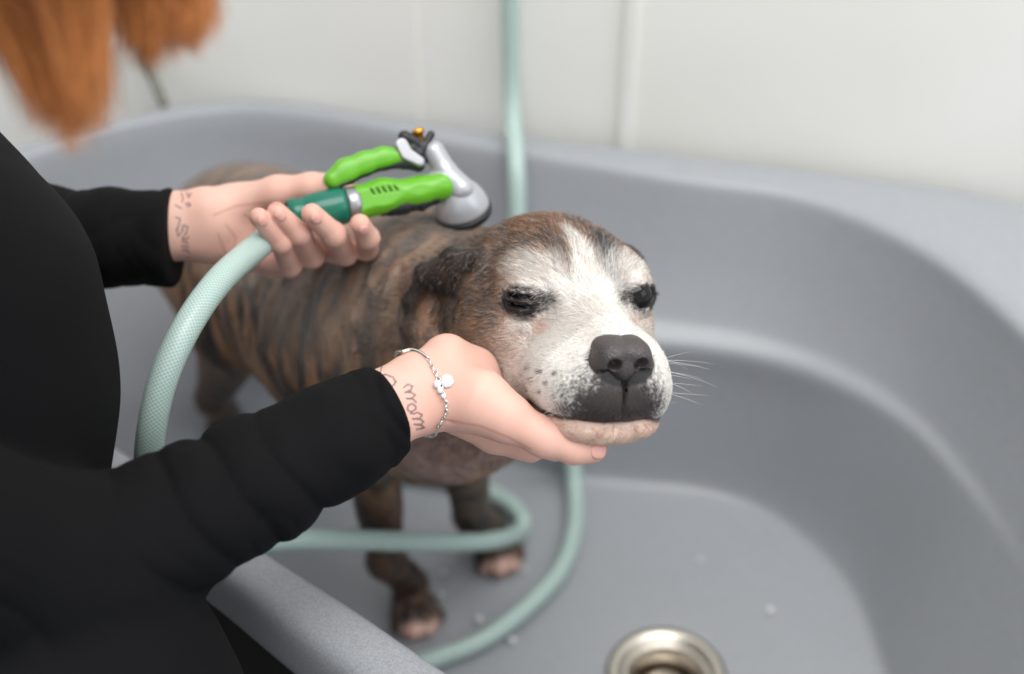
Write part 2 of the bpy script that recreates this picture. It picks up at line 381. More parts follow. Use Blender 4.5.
def earsdf(Q):
    # right ear: folded back then hanging, with a cupped inside
    fl = ell(Q, (-9.4, -7.0, -2.9), (.5, 2.3, 3.2), axes((.8, -.55, .22), (.05, -.12, 1)))
    fl = smax(fl, -ell(Q, (-8.45, -7.4, -3.4), (.75, 1.2, 2.2), axes((.8, -.55, .22), (.05, -.12, 1))), .3)
    fl = smin(fl, ell(Q, (-7.9, -6.7, -.4), (1.9, 1.2, 1.2), axes((-.55, -.8, -.25), (.1, -.3, 1))), .6)
    fl = smin(fl, ell(Q, (-7.6, -6.0, -2.6), (1.0, 1.0, 2.2)), .6)
    t = chain(Q, [(-5.9, -4.9, 1.0), (-7.6, -6.5, .7), (-8.9, -8.2, -.5), (-9.5, -9.1, -2.5), (-9.5, -8.9, -4.6), (-9.4, -8.3, -5.8)], [1.0, .85, .65, .42, .36, .3], .6)
    d = smin(fl, t, .7)
    d = smin(d, chain(Q, [(-6.9, -6.3, .4), (-7.0, -6.4, -1.0)], [.75, .5]), .5)
    # left ear, mostly behind the skull
    t = ell(Q, (-8.6, 5.8, .6), (2.4, 1.5, 1.0)); g = ell(Q, (-10.4, 6.6, -2.2), (1.6, .5, 3.0), axes((-.8, .5, 0), (0, .2, 1)))
    return np.minimum(d, smin(t, g, .8))
def Wp(px, py, d): return tuple(W(px, py, d))
def limb(P, pts, rs, k): return chain(P, pts, rs, k)
def fl_(px, py, z): return tuple(WZ(px, py, z))
def paw(P, c, dirn):
    x = A(*dirn); x /= np.linalg.norm(x); y = A(-x[1], x[0], 0); c = A(*c); d = None
    d = ell(P, c + A(0, 0, .016) - x * .004, (.020, .0175, .0165), axes(x, (0, 0, 1)))
    for k, (f, s, r) in enumerate(((.021, -.0190, .0085), (.031, -.0069, .0096), (.031, .0069, .0096), (.021, .0190, .0085))):
        a = c + x * (f - .014) + y * s * .8; b = c + x * f + y * s
        d = smin(d, cone(P, (a[0], a[1], .018), (b[0], b[1], r + .001), r * .85, r * .95), .0022)
    return d
FP1 = WZ(412, 612, .0); FP2 = WZ(492, 552, .0)
FD = A(.35, -.93, 0)
def bsdf(P):
    chest = ell(P, W(412, 352, 1.05), (.135, .093, .105), axes(W(420, 350, 1.0) - W(280, 290, 1.15), (0, 0, 1)))
    d = smin(chest, ell(P, W(360, 315, 1.09), (.11, .085, .088), axes((1, -.9, .1), (0, 0, 1))), .05)
    d = smin(d, ell(P, W(300, 275, 1.15), (.12, .078, .088), axes((1, -.8, .1), (0, 0, 1))), .05)
    d = smin(d, ell(P, W(253, 250, 1.235), (.095, .076, .080), axes((1, -.8, .1), (0, 0, 1))), .05)
    # neck up to the skull
    d = smin(d, chain(P, [W(375, 305, 1.07), W(425, 300, .99), hw(-8.5, 0, -2.8)], [.070, .058, .050], .03), .04)
    d = smin(d, cone(P, W(430, 340, 1.0), hw(-6, 0, -5.5), .062, .035), .035)
    # front legs
    e1 = Wp(372, 452, 1.13); w1 = Wp(386, 560, 1.225)
    l1 = chain(P, [Wp(385, 390, 1.08), e1, w1, tuple(FP1 + A(0, .018, .022))], [.045, .0245, .0165, .0165], .012)
    l1 = smin(l1, paw(P, FP1, FD), .008); d = smin(d, l1, .03)
    e2 = Wp(462, 450, 1.14); w2 = Wp(472, 515, 1.27)
    l2 = chain(P, [Wp(450, 400, 1.1), e2, w2, tuple(FP2 + A(0, .018, .022))], [.045, .0225, .0165, .0165], .012)
    l2 = smin(l2, paw(P, FP2, A(.45, -.9, 0)), .008); d = smin(d, l2, .03)
    # hind legs
    for s, (hip, knee, hock, pw) in enumerate(((W(228, 275, 1.2), W(236, 330, 1.185), W(214, 398, 1.33), WZ(226, 440, .0)), (W(275, 262, 1.3), W(300, 330, 1.27), W(272, 352, 1.42), WZ(292, 392, .0)))):
        l = chain(P, [tuple(hip), tuple(knee), tuple(hock), tuple(pw + A(0, .02, .02))], [.058, .034, .0150, .0165], .02)
        l = smin(l, paw(P, pw, A(.5, -.85, 0)), .012); d = smin(d, l, .035)
    # tail, low behind the rump
    d = smin(d, chain(P, [Wp(212, 235, 1.29), Wp(190, 262, 1.34), Wp(190, 320, 1.37)], [.022, .013, .006], .01), .02)
    return d
def dsdf(P):
    d = bsdf(P)
    Q = toh(P); near = np.linalg.norm(Q - A(-2, 0, -2), axis=1) < 22
    h = np.full(len(P), 9.0)
    if near.any():
        q = Q[near]; a = hsdf(q); a = smin(a, earsdf(q), .7); h[near] = a * .01
    # loose wet skin: folds on neck and shoulder, clumped coat
    B = P - W(380, 290, 1.07); fw = np.exp(-(np.linalg.norm(B, axis=1) / .14) ** 2)
    r1 = 1 - np.abs(fbm(B @ BDX.T * A(1.6, 1, .7), 22, 83, 2) * 2 - 1); d = d - .0065 * fw * (r1 ** 3 - .4)
    r2 = 1 - np.abs(fbm(B @ BDX.T * A(1.8, 1, .6), 55, 87, 2) * 2 - 1); d = d - .0016 * (r2 ** 2 - .4)
    return smin(d, h, .018)
# --- coat colours, head in cm; wet sheen on the back painted in
def headcol(Q):
    x, y, z = Q.T; n = len(Q)
    n1 = fbm(Q, .9, 3); n2 = fbm(Q * A(1, 2.2, 1), 2.2, 11); n3 = rng.random(n)
    grey = lin((118, 108, 102)); brown = lin((156, 118, 92)); tan = lin((206, 160, 128)); dark = lin((52, 46, 45)); white = lin((236, 231, 225)); cream = lin((222, 205, 190)); pink = lin((222, 178, 160))
    st = sst(.38, .66, fbm(Q * A(1, .8, .8) + 9, .8, 17) * .7 + n2 * .3 + .12 * (n3 - .5))
    c = grey * (1 - st)[:, None] + brown * st[:, None]
    t = sst(.42, .7, n2 * .6 + .3 * n3 + .25 * sst(-.5, -3.5, z) * (x > -7)); c = c * (1 - .75 * t)[:, None] + tan * (.75 * t)[:, None]
    # dark on the crown and down beside the blaze
    dk = sst(.4, .7, n1) * sst(-9, -4, x) * sst(1, 3, z) * .5; c = c * (1 - dk)[:, None] + dark * dk[:, None]
    m = sst(.9, .2, np.abs(np.abs(y - .2) - 1.6 + .05 * x) * .8) * sst(-5, -2.5, x) * sst(2.2, .8, x) * 1.0 * (.45 + .55 * sst(-1, 0, y)) ; c = c * (1 - m)[:, None] + lin((72, 68, 70)) * m[:, None]
    # salt and pepper on cheek and muzzle side
    wob = (n1 - .5) * 2.2 + (n3 - .5) * .9
    wh = sst(-3.4, 1.8, x - .1 * np.abs(y) + wob * 1.2 - .25 * (z + 3) + 1.2 * (n3 - .5))
    wh = np.maximum(wh, sst(-3.5, -1, x + wob) * sst(-3.4, -5.2, z + wob) )
    c = c * (1 - wh)[:, None] + white * wh[:, None]
    # brows
    for s, k in ((1, 1.0), (-1, .95)):
        e = np.sqrt(((x + .9) / 2.0) ** 2 + ((y - s * 3.1) / 1.9) ** 2 + ((z - 1.75) / 1.0) ** 2)
        b = sst(1.25, .55, e + .6 * (n3 - .5) + 1.0 * (fbm(Q * A(.7, 3.2, 1.2), 2.0, 47) - .5)) * k * .72; c = c * (1 - b)[:, None] + white * b[:, None]
    e = np.sqrt(((x - .8) / 1.4) ** 2 + ((y + 2.0) / 1.0) ** 2 + ((z - .7) / 1.0) ** 2); b = sst(1.3, .6, e + .4 * (n3 - .5)); c = c * (1 - b)[:, None] + white * b[:, None]
    # blaze
    bw = np.interp(x, [-4.8, -4.2, -2.5, -1, .5, 2, 4], [-.5, .12, .42, .6, 1.0, 1.9, 2.8])
    bl = sst(.18, -.08, np.abs(y - .1) - bw + .35 * (n3 - .5) + .3 * (n2 - .5)) * (z > -4); c = c * (1 - bl)[:, None] + white * bl[:, None]
    # eye surrounds
    for E_, sx, cen, rad in ((EYEL, 1, (.3, 4.1, -.05), (1.5, 1.45, 1.0)), (EYER, -1, (.35, -4.3, -.3), (1.7, 1.9, .95))):
        e = np.sqrt(((x - cen[0]) / rad[0]) ** 2 + ((y - cen[1]) / rad[1]) ** 2 + ((z - cen[2]) / rad[2]) ** 2)
        b = sst(1.12, .78, e + .35 * (n3 - .5) + .3 * (n2 - .5)); c = c * (1 - b)[:, None] + lin((34, 30, 31)) * b[:, None]
        e2 = np.sqrt(((x - 1.5) / 1.1) ** 2 + ((y - sx * 2.8) / 1.0) ** 2 + ((z - .2) / .7) ** 2)
        b = sst(1.2, .6, e2 + .4 * (n3 - .5)) * (.95); c = c * (1 - b)[:, None] + lin((42, 37, 37)) * b[:, None]
        e3 = np.sqrt(((x - 1.7) / 1.0) ** 2 + ((y - sx * 3.3) / .7) ** 2 + ((z + 1.4) / .6) ** 2)
        b = sst(1.2, .4, e3) * .6; c = c * (1 - b)[:, None] + lin((215, 160, 135)) * b[:, None]
    # dark muzzle end around and below the nose
    e = np.sqrt(((x - 6.9) / 4) ** 2 + ((y + .3) / 3.5) ** 2 + ((z + 4.9) / 3.1) ** 2)
    b = sst(1.05, .72, e + .3 * (n3 - .5) + .25 * (n2 - .5)); c = c * (1 - b)[:, None] + lin((70, 62, 62)) * b[:, None]
    e = np.sqrt(((x - 7.6) / 2.0) ** 2 + (y / 2.0) ** 2 + ((z + 2.1) / 1.4) ** 2); b = sst(1.12, 1.0, e); c = c * (1 - b)[:, None] + lin((30, 27, 28)) * b[:, None]
    # lower jaw, pinkish white; dark lip edge
    lj = jawpart(Q); b = sst(-.15, .15, lj); jc = cream * (1 - n2)[:, None] + pink * n2[:, None]; jc = jc * (1 - .25 * sst(.6, .75, n2))[:, None]
    b = np.maximum(b, sst(-6.35, -6.75, z + .25 * sst(0, 3, y)) * (np.abs(y) < 3.6)) * sst(-2, 1, x); c = c * (1 - b)[:, None] + jc * b[:, None]
    lip = sst(.34, .1, np.abs(lj)) * sst(-2, 0, x); c = c * (1 - .85 * lip)[:, None] + lin((48, 36, 36)) * (.85 * lip)[:, None]
    for fx, fy, fz in ((4.6, 3.9, -3.4), (5.2, 3.8, -3.9), (4.0, 4.2, -4.1), (4.7, 4.2, -4.6), (3.3, 4.4, -3.6), (3.3, 4.5, -4.9), (5.5, 3.4, -3.2), (2.6, 4.5, -4.3)):
        e = np.linalg.norm(np.stack([x - fx, np.abs(y) - fy, z - fz], 1), axis=1); b = sst(.22, .08, np.hypot(x - fx * 1.15 + .3, (z - fz) * 1.0)) * (np.abs(np.abs(y) - fy) < 1.4) * .8; c = c * (1 - b)[:, None] + lin((62, 52, 50)) * b[:, None]
    # ears dark
    ea = sst(.5, -.1, earsdf(Q)); inn = sst(1.2, .7, np.linalg.norm((Q - A(-8.9, -7.2, -2.5)) / A(1.2, 1.5, 2.5), axis=1)) * .8; ec = lin((46, 39, 37)) * (1 - inn)[:, None] + lin((110, 72, 58)) * inn[:, None]; c = c * (1 - ea)[:, None] + ec * ea[:, None]
    eb = sst(2.6, 1.5, np.linalg.norm((Q - A(-7.3, -6.2, -1.8)) / A(.9, 1, 1.3), axis=1) + .8 * (n1 - .5)) * (1 - ea) * .85; c = c * (1 - eb)[:, None] + lin((44, 37, 35)) * eb[:, None]
    nb = sst(-8.0, -10, x); c = c * (1 - nb * .0)[:, None]
    return c
def jawpart(Q):                                               # >0 where the lower jaw is the nearer surface
    Y = np.abs(Q[:, 1]); S = np.stack([Q[:, 0], Y, Q[:, 2]], 1)
    j = np.minimum(cone(S, (-4.5, 1.8, -6.2), (2.5, 1.9, -6.8), 2.4, 1.6), ell(S, (4.2, 1.5, -6.6), (3.1, 2.2, 1.35)))
    u = ell(S, (3.6, 1.9, -4.0), (4.0, 2.4, 2.6), axes((1, -.12, 0), (0, 0, 1)))
    u = np.minimum(u, ell(S, (6.3, 1.0, -3.9), (1.9, 2.1, 2.0))); u = np.minimum(u, ell(S - A(0, 0, .5) * sst(0, -2.5, Q[:, 1])[:, None], (4.4, 3.0, -4.9), (3.0, 1.35, 1.75), axes((1, -.25, -.08), (0, .12, 1))))
    u = np.minimum(u, ell(S, (-.6, 3.2, -5.2), (3.4, 1.6, 2.0), axes((1, 0, .15), (0, 0, 1))))
    return u - j
BDX = axes(W(420, 350, 1.0) - W(250, 250, 1.235), (0, 0, 1))
def bodycol(P):
    B = (P - W(300, 275, 1.15)) @ BDX.T; n = len(P)
    n1 = fbm(B, 14, 21); n2 = fbm(B * A(3, 1, .6), 30, 31); n3 = fbm(B * A(1, 1, 1), 60, 41)
    s = .5 + .5 * np.sin(B[:, 0] * 270 + 16 * n1 + B[:, 2] * 20); n4 = fbm(B * A(2.2, 1, .5), 45, 33); s = sst(.34, .66, s * .16 + n4 * .84)
    c = lin((154, 114, 82)) * s[:, None] + lin((40, 33, 30)) * (1 - s)[:, None]
    n5 = fbm(B * A(2, 1, .7), 150, 43, 2); c = c * (.45 + .6 * n3 + .5 * n5)[:, None]
    top = sst(.02, .08, B[:, 2] + .07 * (n1 - .5) + .25 * np.clip(B[:, 0], -.02, .1)) * .6; g = lin((132, 121, 113)) * (.8 + .4 * n3)[:, None]; c = c * (1 - top)[:, None] + g * top[:, None]  # grey of the wet sheen along the back, painted into the coat
    # legs darker towards the feet; pale toes; pale patch on the chest
    z = P[:, 2]; lg = sst(.26, .18, z); lc = lin((54, 42, 36)) * (.6 + .8 * n3)[:, None] + lin((40, 22, 12)) * s[:, None]; c = c * (1 - lg * .8)[:, None] + lc * (lg * .8)[:, None]
    for f in (FP1, FP2):
        e = np.linalg.norm((P - f - A(.012, -.036, .006)) / A(.024, .020, .015), axis=1); t = sst(1.25, .75, e + .5 * (n3 - .5)); tc_ = lin((228, 186, 170)) * (.7 + .6 * n1)[:, None]; c = c * (1 - t)[:, None] + tc_ * t[:, None]
    e = np.linalg.norm((P - W(440, 440, .97)) / A(.05, .08, .05), axis=1); t = sst(1.3, .6, e + .8 * (n3 - .5)) * .75; c = c * (1 - t)[:, None] + lin((178, 150, 140)) * t[:, None]
    return c
def dogcol(P):
    Q = toh(P); c = bodycol(P); m = (Q[:, 0] > -13) & (np.linalg.norm(Q - A(-2, 0, -2), axis=1) < 20)
    if m.any():
        w_ = sst(-11.5, -8.5, Q[m, 0] + 1.5 * (noise(Q[m], .8, 5) - .5)); w_ = np.maximum(w_, sst(.5, 0, earsdf(Q[m]))); c[m] = c[m] * (1 - w_)[:, None] + headcol(Q[m]) * w_[:, None]
    return c
M_skin = mat('dog_coat', rough=.42, spec=.4, vcol=True); bump(M_skin, 260, .35, .0012, 3)
dlo = (-.46, .52, -.004); dhi = (.2, 1.34, .66)
V, F = surf(dsdf, dlo, dhi, .0018, 5)
print('dog', len(V))
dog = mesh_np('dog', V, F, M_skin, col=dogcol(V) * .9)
tag(dog, 'wet brindle dog with white muzzle, standing in the tub, chin resting on a hand', 'dog')
# fur on the head
M_fur = mat('dog_fur', rough=.5, spec=.3, vcol=True)
def hairflow(Q):
    x, y, z = Q.T
    d = np.stack([-np.ones(len(Q)), .22 * np.sign(y) * np.abs(y) ** .5 + 0 * x, np.where(z < 1, -.35, -.05)], 1)
    k = sst(5, 8.5, x); d[:, 0] = -1 + .6 * k; d[:, 2] -= k * 1.2 * (z < -3); d[:, 1] += k * .8 * np.sign(y)
    ear = earsdf(Q) < .6; d[ear] = A(-.5, -.2, -1.0)
    d += (np.stack([noise(Q, 1.2, 51), noise(Q, 1.2, 52), noise(Q, 1.2, 53)], 1) - .5) * .9
    return d
NH = int(150000 * FURK)
def wfun(P):
    Q = toh(P); w_ = np.exp(-((np.maximum(-Q[:, 0] - 6, 0)) / 4) ** 2) * (np.linalg.norm(Q - A(-2, 0, -2), axis=1) < 18)
    n_ = np.linalg.norm((Q - A(7.8, 0, -2.15)) / A(2.1, 2.2, 1.45), axis=1) > .95
    e_ = (np.linalg.norm(Q - A(.75, 4.2, 0), axis=1) > .95)
    e2 = np.linalg.norm((Q - A(.68, -4.75, -.34)) / A(1.2, 1.1, .3), axis=1) > 1
    # only what faces us or a step beside us
    return w_ * n_ * e_ * e2 + 1e-9
root = scatter(V, F, NH, wfun)
g = grad(dsdf, root); vis = (g @ (CAM - root).T.mean(1) if False else (g * (CAM - root)).sum(1)) > -.25
root = root[vis]; g = g[vis]; Q = toh(root)
fd = hairflow(Q) @ HA; fd += rng.normal(0, .16, fd.shape); fd -= (fd * g).sum(1)[:, None] * g; fd /= np.linalg.norm(fd, axis=1)[:, None]
x, y, z = Q.T
L = .0052 + .0025 * (1 - sst(-4, 3, x)) + 0 * x; L = np.where(x > 5, .0030, L)
ne = np.minimum(np.linalg.norm(Q - A(.7, 4.2, 0), axis=1), np.linalg.norm(Q - A(.6, -4.6, -.3), axis=1)); L = np.where(ne < 1.8, .0035, L)
ea_ = earsdf(Q) < .5; L = np.where(ea_, .0045, L); L = L * rng.uniform(.6, 1.25, len(L)); lf_ = np.where(ea_, .4, 1.0)
c = dogcol(root); c = c * np.where(x[:, None] > 1, rng.uniform(.8, 1.12, (len(c), 1)), rng.uniform(.6, 1.35, (len(c), 1))); w0 = c.mean(1)
pk = (rng.random(len(c)) < .28 * sst(.5, -3.0, x) + .025); c[pk] *= .35; pk2 = (rng.random(len(c)) < .10) & (x > -9) & (x < 4.5); c[pk2] = c[pk2] * .4 + lin((225, 215, 205)) * .6
fur('head_fur', root, fd, g, L, R(24) * lf_ * rng.uniform(.5, 1.4, len(L)), c, M_fur, dog, 1.05e-4, 3e-5)
# body coat, wet: fewer, longer and clumped
NB = int(120000 * FURK)
root = scatter(V, F, NB, lambda P: (toh(P)[:, 0] < -7) * 1.0 + 1e-9)
g = grad(dsdf, root); vis = (g * (CAM - root)).sum(1) > -.1; root = root[vis]; g = g[vis]
B = (root - W(300, 275, 1.15)); fd = -BDX[0] * 1.0 + A(0, 0, -.9) + (np.stack([noise(B, 35, 61), noise(B, 35, 62), noise(B, 35, 63)], 1) - .5) * 1.6
fd = fd - (fd * g).sum(1)[:, None] * g; fd /= np.linalg.norm(fd, axis=1)[:, None]
M_wet = mat('wet_fur', rough=.3, spec=.5, vcol=True)
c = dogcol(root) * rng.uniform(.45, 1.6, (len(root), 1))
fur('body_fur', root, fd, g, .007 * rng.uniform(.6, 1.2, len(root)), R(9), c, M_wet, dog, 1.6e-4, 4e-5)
# --- nose leather
def nsdf(P):
    Q = toh(P) + A(0, .12, -.05); Y = np.abs(Q[:, 1]); S = np.stack([Q[:, 0], Y * 1.07, Q[:, 2]], 1)
    d = ell(S, (7.0, .45, -1.55), (1.6, 1.35, .85))
    d = smin(d, ell(S, (7.75, .95, -1.85), (.95, .9, .85)), .35)
    d = smin(d, ell(S, (7.8, 0, -2.4), (.8, .75, .85)), .35)
    d = smin(d, ell(S, (7.2, 1.5, -2.3), (1.1, .6, .65)), .3)
    d = smax(d, -ell(S, (8.75, .95, -2.15), (1.0, .46, .42), axes((1, .25, 0), (0, .35, 1))), .18)
    d = smax(d, -ell(S, (8.3, 1.55, -2.6), (.8, .35, .12), axes((.7, .7, 0), (0, .2, 1))), .15)
    d = smax(d, -ell(S, (9.0, 0, -2.6), (.5, .07, 1.0)), .15)
    return d * .01
nc = hw(7.8, 0, -2.2); V, F = surf(nsdf, nc - .034, nc + .034, .0006, 4)
M_nose = mat('nose_leather', (66, 60, 60), .38, spec=.5); bump(M_nose, 900, .8, .0005, vor=True)
mesh_np('nose', V, F, M_nose, dog)
# --- eyes
M_eye = mat('dog_eye', (14, 12, 13),   .05, spec=.35, coat=0)
def ball(name, c, r, m, parent, n=24):
    mb = MB(); pr = [(-math.cos(math.pi * i / n) * r, math.sin(math.pi * i / n) * r) for i in range(n + 1)]; mb.lathe(c, HX, pr, 32); return mb.build(name, m, parent)
eo = ball('eye', hw(-.22, 3.62, -.02), .0118, M_eye, dog); eo['label'] = 'open dark glossy eye'
ec_ = ball('eye', hw(-.5, -3.72, -.2), .0105, M_eye, dog); ec_['label'] = 'eye squinted almost shut'
# --- whiskers
rt = []; dr_ = []
for i in range(20):
    s = 1 if i % 3 else -1
    q = A(rng.uniform(3.4, 6.6), s * rng.uniform(3.0, 3.6), rng.uniform(-5.8, -2.8)); p = H0 + .01 * q @ HA
    for _ in range(8): p = p - dsdf(p[None])[0] * grad(dsdf, p[None])[0]
    rt.append(p); dr_.append(A(.25 + rng.uniform(-.3, .3), s * .8, rng.uniform(-.5, .25)) @ HA)
rt = np.array(rt); dr_ = np.array(dr_); g = grad(dsdf, rt); dr_ /= np.linalg.norm(dr_, axis=1)[:, None]
fur('whiskers', rt, dr_, g, np.where(rt @ HY > H0 @ HY, 1.0, .45) * rng.uniform(.014, .034, len(rt)), R(14), np.tile(lin((225, 222, 218)), (len(rt), 1)), M_fur, dog, 8e-5, 2e-5, .35, 6)
# ------------------------------------------------------------------ hose
hp = [A(-.004, 1.232, 1.5), A(-.004, 1.232, 1.0), A(-.003, 1.232, .6), A(-.001, 1.228, .42), A(.001, 1.206, .362), A(.003, 1.178, .352), A(.005, 1.148, .325), A(.007, 1.118, .25), A(.018, 1.072, .16), A(.04, 1.03, .08), WZ(569, 450, .05), WZ(575, 490, .016), WZ(574, 530, .0105), WZ(560, 570, .0105), WZ(528, 606, .0105), WZ(485, 638, .0105), WZ(440, 657, .0105), WZ(390, 672, .0105), WZ(330, 680, .0105),
      WZ(270, 650, .03), W(228, 600, 1.18), W(222, 562, 1.11), W(270, 542, 1.07), W(350, 540, 1.12), W(430, 542, 1.20), W(490, 541, 1.285), WZ(518, 533, .012), WZ(522, 518, .0105), WZ(505, 500, .0105), WZ(470, 485, .0105), WZ(430, 477, .0105), WZ(380, 472, .0105), WZ(330, 478, .0105), WZ(270, 492, .0105), WZ(222, 520, .03), W(180, 545, 1.08), W(158, 530, .95), W(150, 490, .85), W(150, 440, .81), W(163, 380, .80), W(188, 325, .81), W(220, 280, .84), W(258, 246, .887), W(284, 226, .902), W(303, 213, .906)]
hc_ = spline(hp, 14)
M_hose = mat('hose_pvc', (176, 202, 194), .3, spec=.5)
nt = M_hose.node_tree; b = nt.nodes['Principled BSDF']; uvn = nt.nodes.new('ShaderNodeUVMap'); uvn.uv_map = 'UVMap'; sx = nt.nodes.new('ShaderNodeSeparateXYZ'); nt.links.new(uvn.outputs[0], sx.inputs[0])
def mth(op, a, b_=None):
    n_ = nt.nodes.new('ShaderNodeMath'); n_.operation = op
    for i, v in enumerate((a, b_)):
        if v is None: continue
        if isinstance(v, (int, float)): n_.inputs[i].default_value = v
        else: nt.links.new(v, n_.inputs[i])
    return n_.outputs[0]
ua = mth('MULTIPLY', sx.outputs[0], math.pi * 2 * 9); vb = mth('MULTIPLY', sx.outputs[1], 1250.0)
k_ = mth('MAXIMUM', mth('ABSOLUTE', mth('SINE', mth('ADD', ua, vb))), mth('ABSOLUTE', mth('SINE', mth('SUBTRACT', ua, vb))))
k_ = mth('POWER', k_, 6.0)
mx = nt.nodes.new('ShaderNodeMix'); mx.data_type = 'RGBA'; nt.links.new(k_, mx.inputs[0]); mx.inputs[6].default_value = (*lin((150, 174, 167)), 1); mx.inputs[7].default_value = (*lin((188, 207, 200)), 1); nt.links.new(mx.outputs[2], b.inputs['Base Color'])
b.inputs['Subsurface Weight'].default_value = .0
mb = MB(); mb.tube(hc_, .0092, 24); ho = mb.build('garden_hose', M_hose)
uvl = ho.data.uv_layers.new(name='UVMap'); n24 = 24
s_ = np.r_[0, np.cumsum(np.linalg.norm(np.diff(np.array(hc_), axis=0), axis=1))]
vi = np.array([l.vertex_index for l in ho.data.loops]); ring_ = vi // 24; ang = (vi % 24) / 24.0
for p_ in ho.data.polygons:                                     # close the seam
    li = np.array(p_.loop_indices)
    if len(li) == 4 and ang[li].max() - ang[li].min() > .5: ang[li[ang[li] < .5]] += 1.0
uvl.data.foreach_set('uv', np.stack([ang, s_[np.minimum(ring_, len(s_) - 1)]], 1).ravel().astype(np.float32))
tag(ho, 'pale aqua braided hose looping on the tub floor and up to the spray gun', 'hose')
# ------------------------------------------------------------------ spray gun
S0 = W(300, 214, .905); SE = W(437, 188, .93); SX = SE - S0; SLN = np.linalg.norm(SX); SX /= SLN
SZ = -C_F - (-C_F @ SX) * SX; SZ /= np.linalg.norm(SZ); SY = np.cross(SZ, SX)
SA = np.array([SX, SY, SZ])
def sw(x, y, z=0): return S0 + .001 * (x * SX + y * SY + z * SZ)            # mm along, up, towards us
def tos(P): return (P - S0) @ SA.T * 1000
M_green = mat('lime_plastic', (98, 170, 34), .3); M_dkgreen = mat('dark_green_plastic', (12, 104, 84), .25); M_blk = mat('black_rubber', (30, 31, 34), .45)
M_silver = mat('silver_plastic', (176, 178, 182), .32, .35); M_chrome = mat('grey_metal', (160, 160, 163), .35, .8); M_brass = mat('brass', (222, 160, 60), .3, 1)
gun = bpy.data.objects.new('spray_gun', None); COL.objects.link(gun); gun.location = S0
tag(gun, 'lime green spray gun with dark green collar and silver head, held over the dog', 'spray gun')
def gpart(name, f, lo, hi, m, vox=.0008, par=None, col=None):
    c_ = np.array([sw(*q) for q in (lo, hi)]); cs = np.array([sw(x, y, z) for x in (lo[0], hi[0]) for y in (lo[1], hi[1]) for z in (lo[2], hi[2])])
    V, F = surf(lambda P: f(tos(P)) * .001, cs.min(0), cs.max(0), vox, 4); o = mesh_np(name, V - S0, F, m, par or gun); return o
def gl(name, base, axis, prof, m, n=32, par=None): return MB().lathe(sw(*base) - S0, A(*axis) @ SA, [(h * .001, r * .001) for h, r in prof], n).build(name, m, par or gun)
gl('hose_collar', (-8, 0, 0), (1, 0, 0), [(0, 10), (.5, 11.4), (6, 12), (10, 11), (12, 11.3), (14, 12.4), (24, 13.2), (32, 13.4), (38, 13), (41, 12), (41.5, 6)], M_dkgreen)
gl('metal_ring', (33.5, 0, 0), (1, 0, 0), [(0, 8), (0, 12.2), (.8, 12.8), (8, 12.4), (9, 11.5), (9.2, 6)], M_chrome)
def f_body(Q):
    d = chain(Q, [(40, 0, 0), (60, 1.5, 0), (85, 0, 0), (103, 1.0, 0)], [12.6, 11.6, 9.6, 10.8], 6)
    d = smax(d, 40 - Q[:, 0], 1); d = np.maximum(d, np.abs(Q[:, 2]) - 10.5)
    for i in range(5): d = smax(d, -ell(Q, (51.5 + i * 4.2, 4.8 - i * .15, 11), (.8, 3.6, 2.2), axes((1, .35, 0), (0, 0, 1))), .3)
    return d
gpart('grip', f_body, (38, -15, -14), (118, 16, 14), M_green)
def f_slot(Q):
    d = np.full(len(Q), 9.)
    for i in range(5): d = np.minimum(d, ell(Q, (51.5 + i * 4.2, 4.8 - i * .15, 9.0), (.7, 3.4, 1.3), axes((1, .35, 0), (0, 0, 1))))
    return d
gpart('grip_slots', f_slot, (46, -2, 6), (74, 12, 12), M_blk, .0004)
def f_rub(Q):
    d = chain(Q, [(58, -6.5, 0), (70, -7.5, 0), (86, -8.2, 0), (97, -6, 0)], [6, 6.2, 5, 5], 3); d = np.minimum(d, d + .7 * np.cos(Q[:, 0] * .55)); return smax(d, np.abs(Q[:, 2]) - 8.5, 1)
gpart('rubber_underside', f_rub, (46, -18, -12), (106, 2, 12), M_blk)
lv = [(28, 19.5, 0), (38, 24, 0), (52, 27, 0), (66, 28.5, 0), (80, 27, 0)]
gpart('trigger', lambda Q: smax(chain(Q, lv, [7.0, 8.2, 7.6, 7.0, 6.0], 4), np.abs(Q[:, 2]) - 7.5, 3), (16, 8, -12), (94, 42, 12), M_green)
gpart('trigger_underside', lambda Q: smax(chain(Q, [(a, b - 6.0, c) for a, b, c in lv[:4]] + [(80, 22, 0), (90, 18, 0)], [3.6, 4.2, 3.2, 3.0, 4, 4.5], 3), np.abs(Q[:, 2]) - 7.0, 2), (16, 4, -12), (98, 36, 12), M_blk)
gpart('pivot_link', lambda Q: smin(smin(chain(Q, [(79, 30, 0), (88, 31, 0), (97, 22, 0)], [3.5, 5.2, 3.5]), chain(Q, [(84, 40, 2), (90, 36, 2), (100, 26, 2)], [4.5, 4, 3]), 1.5), chain(Q, [(92, 26, 3), (103, 38, 3)], [2.5, 2.8]), 1.5), (72, 12, -10), (112, 50, 12), M_blk, .0007)
gpart('link_plate', lambda Q: smax(chain(Q, [(80, 34, 5), (82, 27, 5), (90, 20, 5)], [5, 5, 4]), np.abs(Q[:, 2] - 6) - 1.6, .8), (70, 12, 0), (100, 44, 12), M_chrome, .0006)
gl('brass_screw', (95, 38, 1), (-.1, 1, .1), [(-6, 3), (2, 3), (2.4, 4.6), (5, 4.6), (6.2, 3), (6.2, 0)], M_brass, 18)
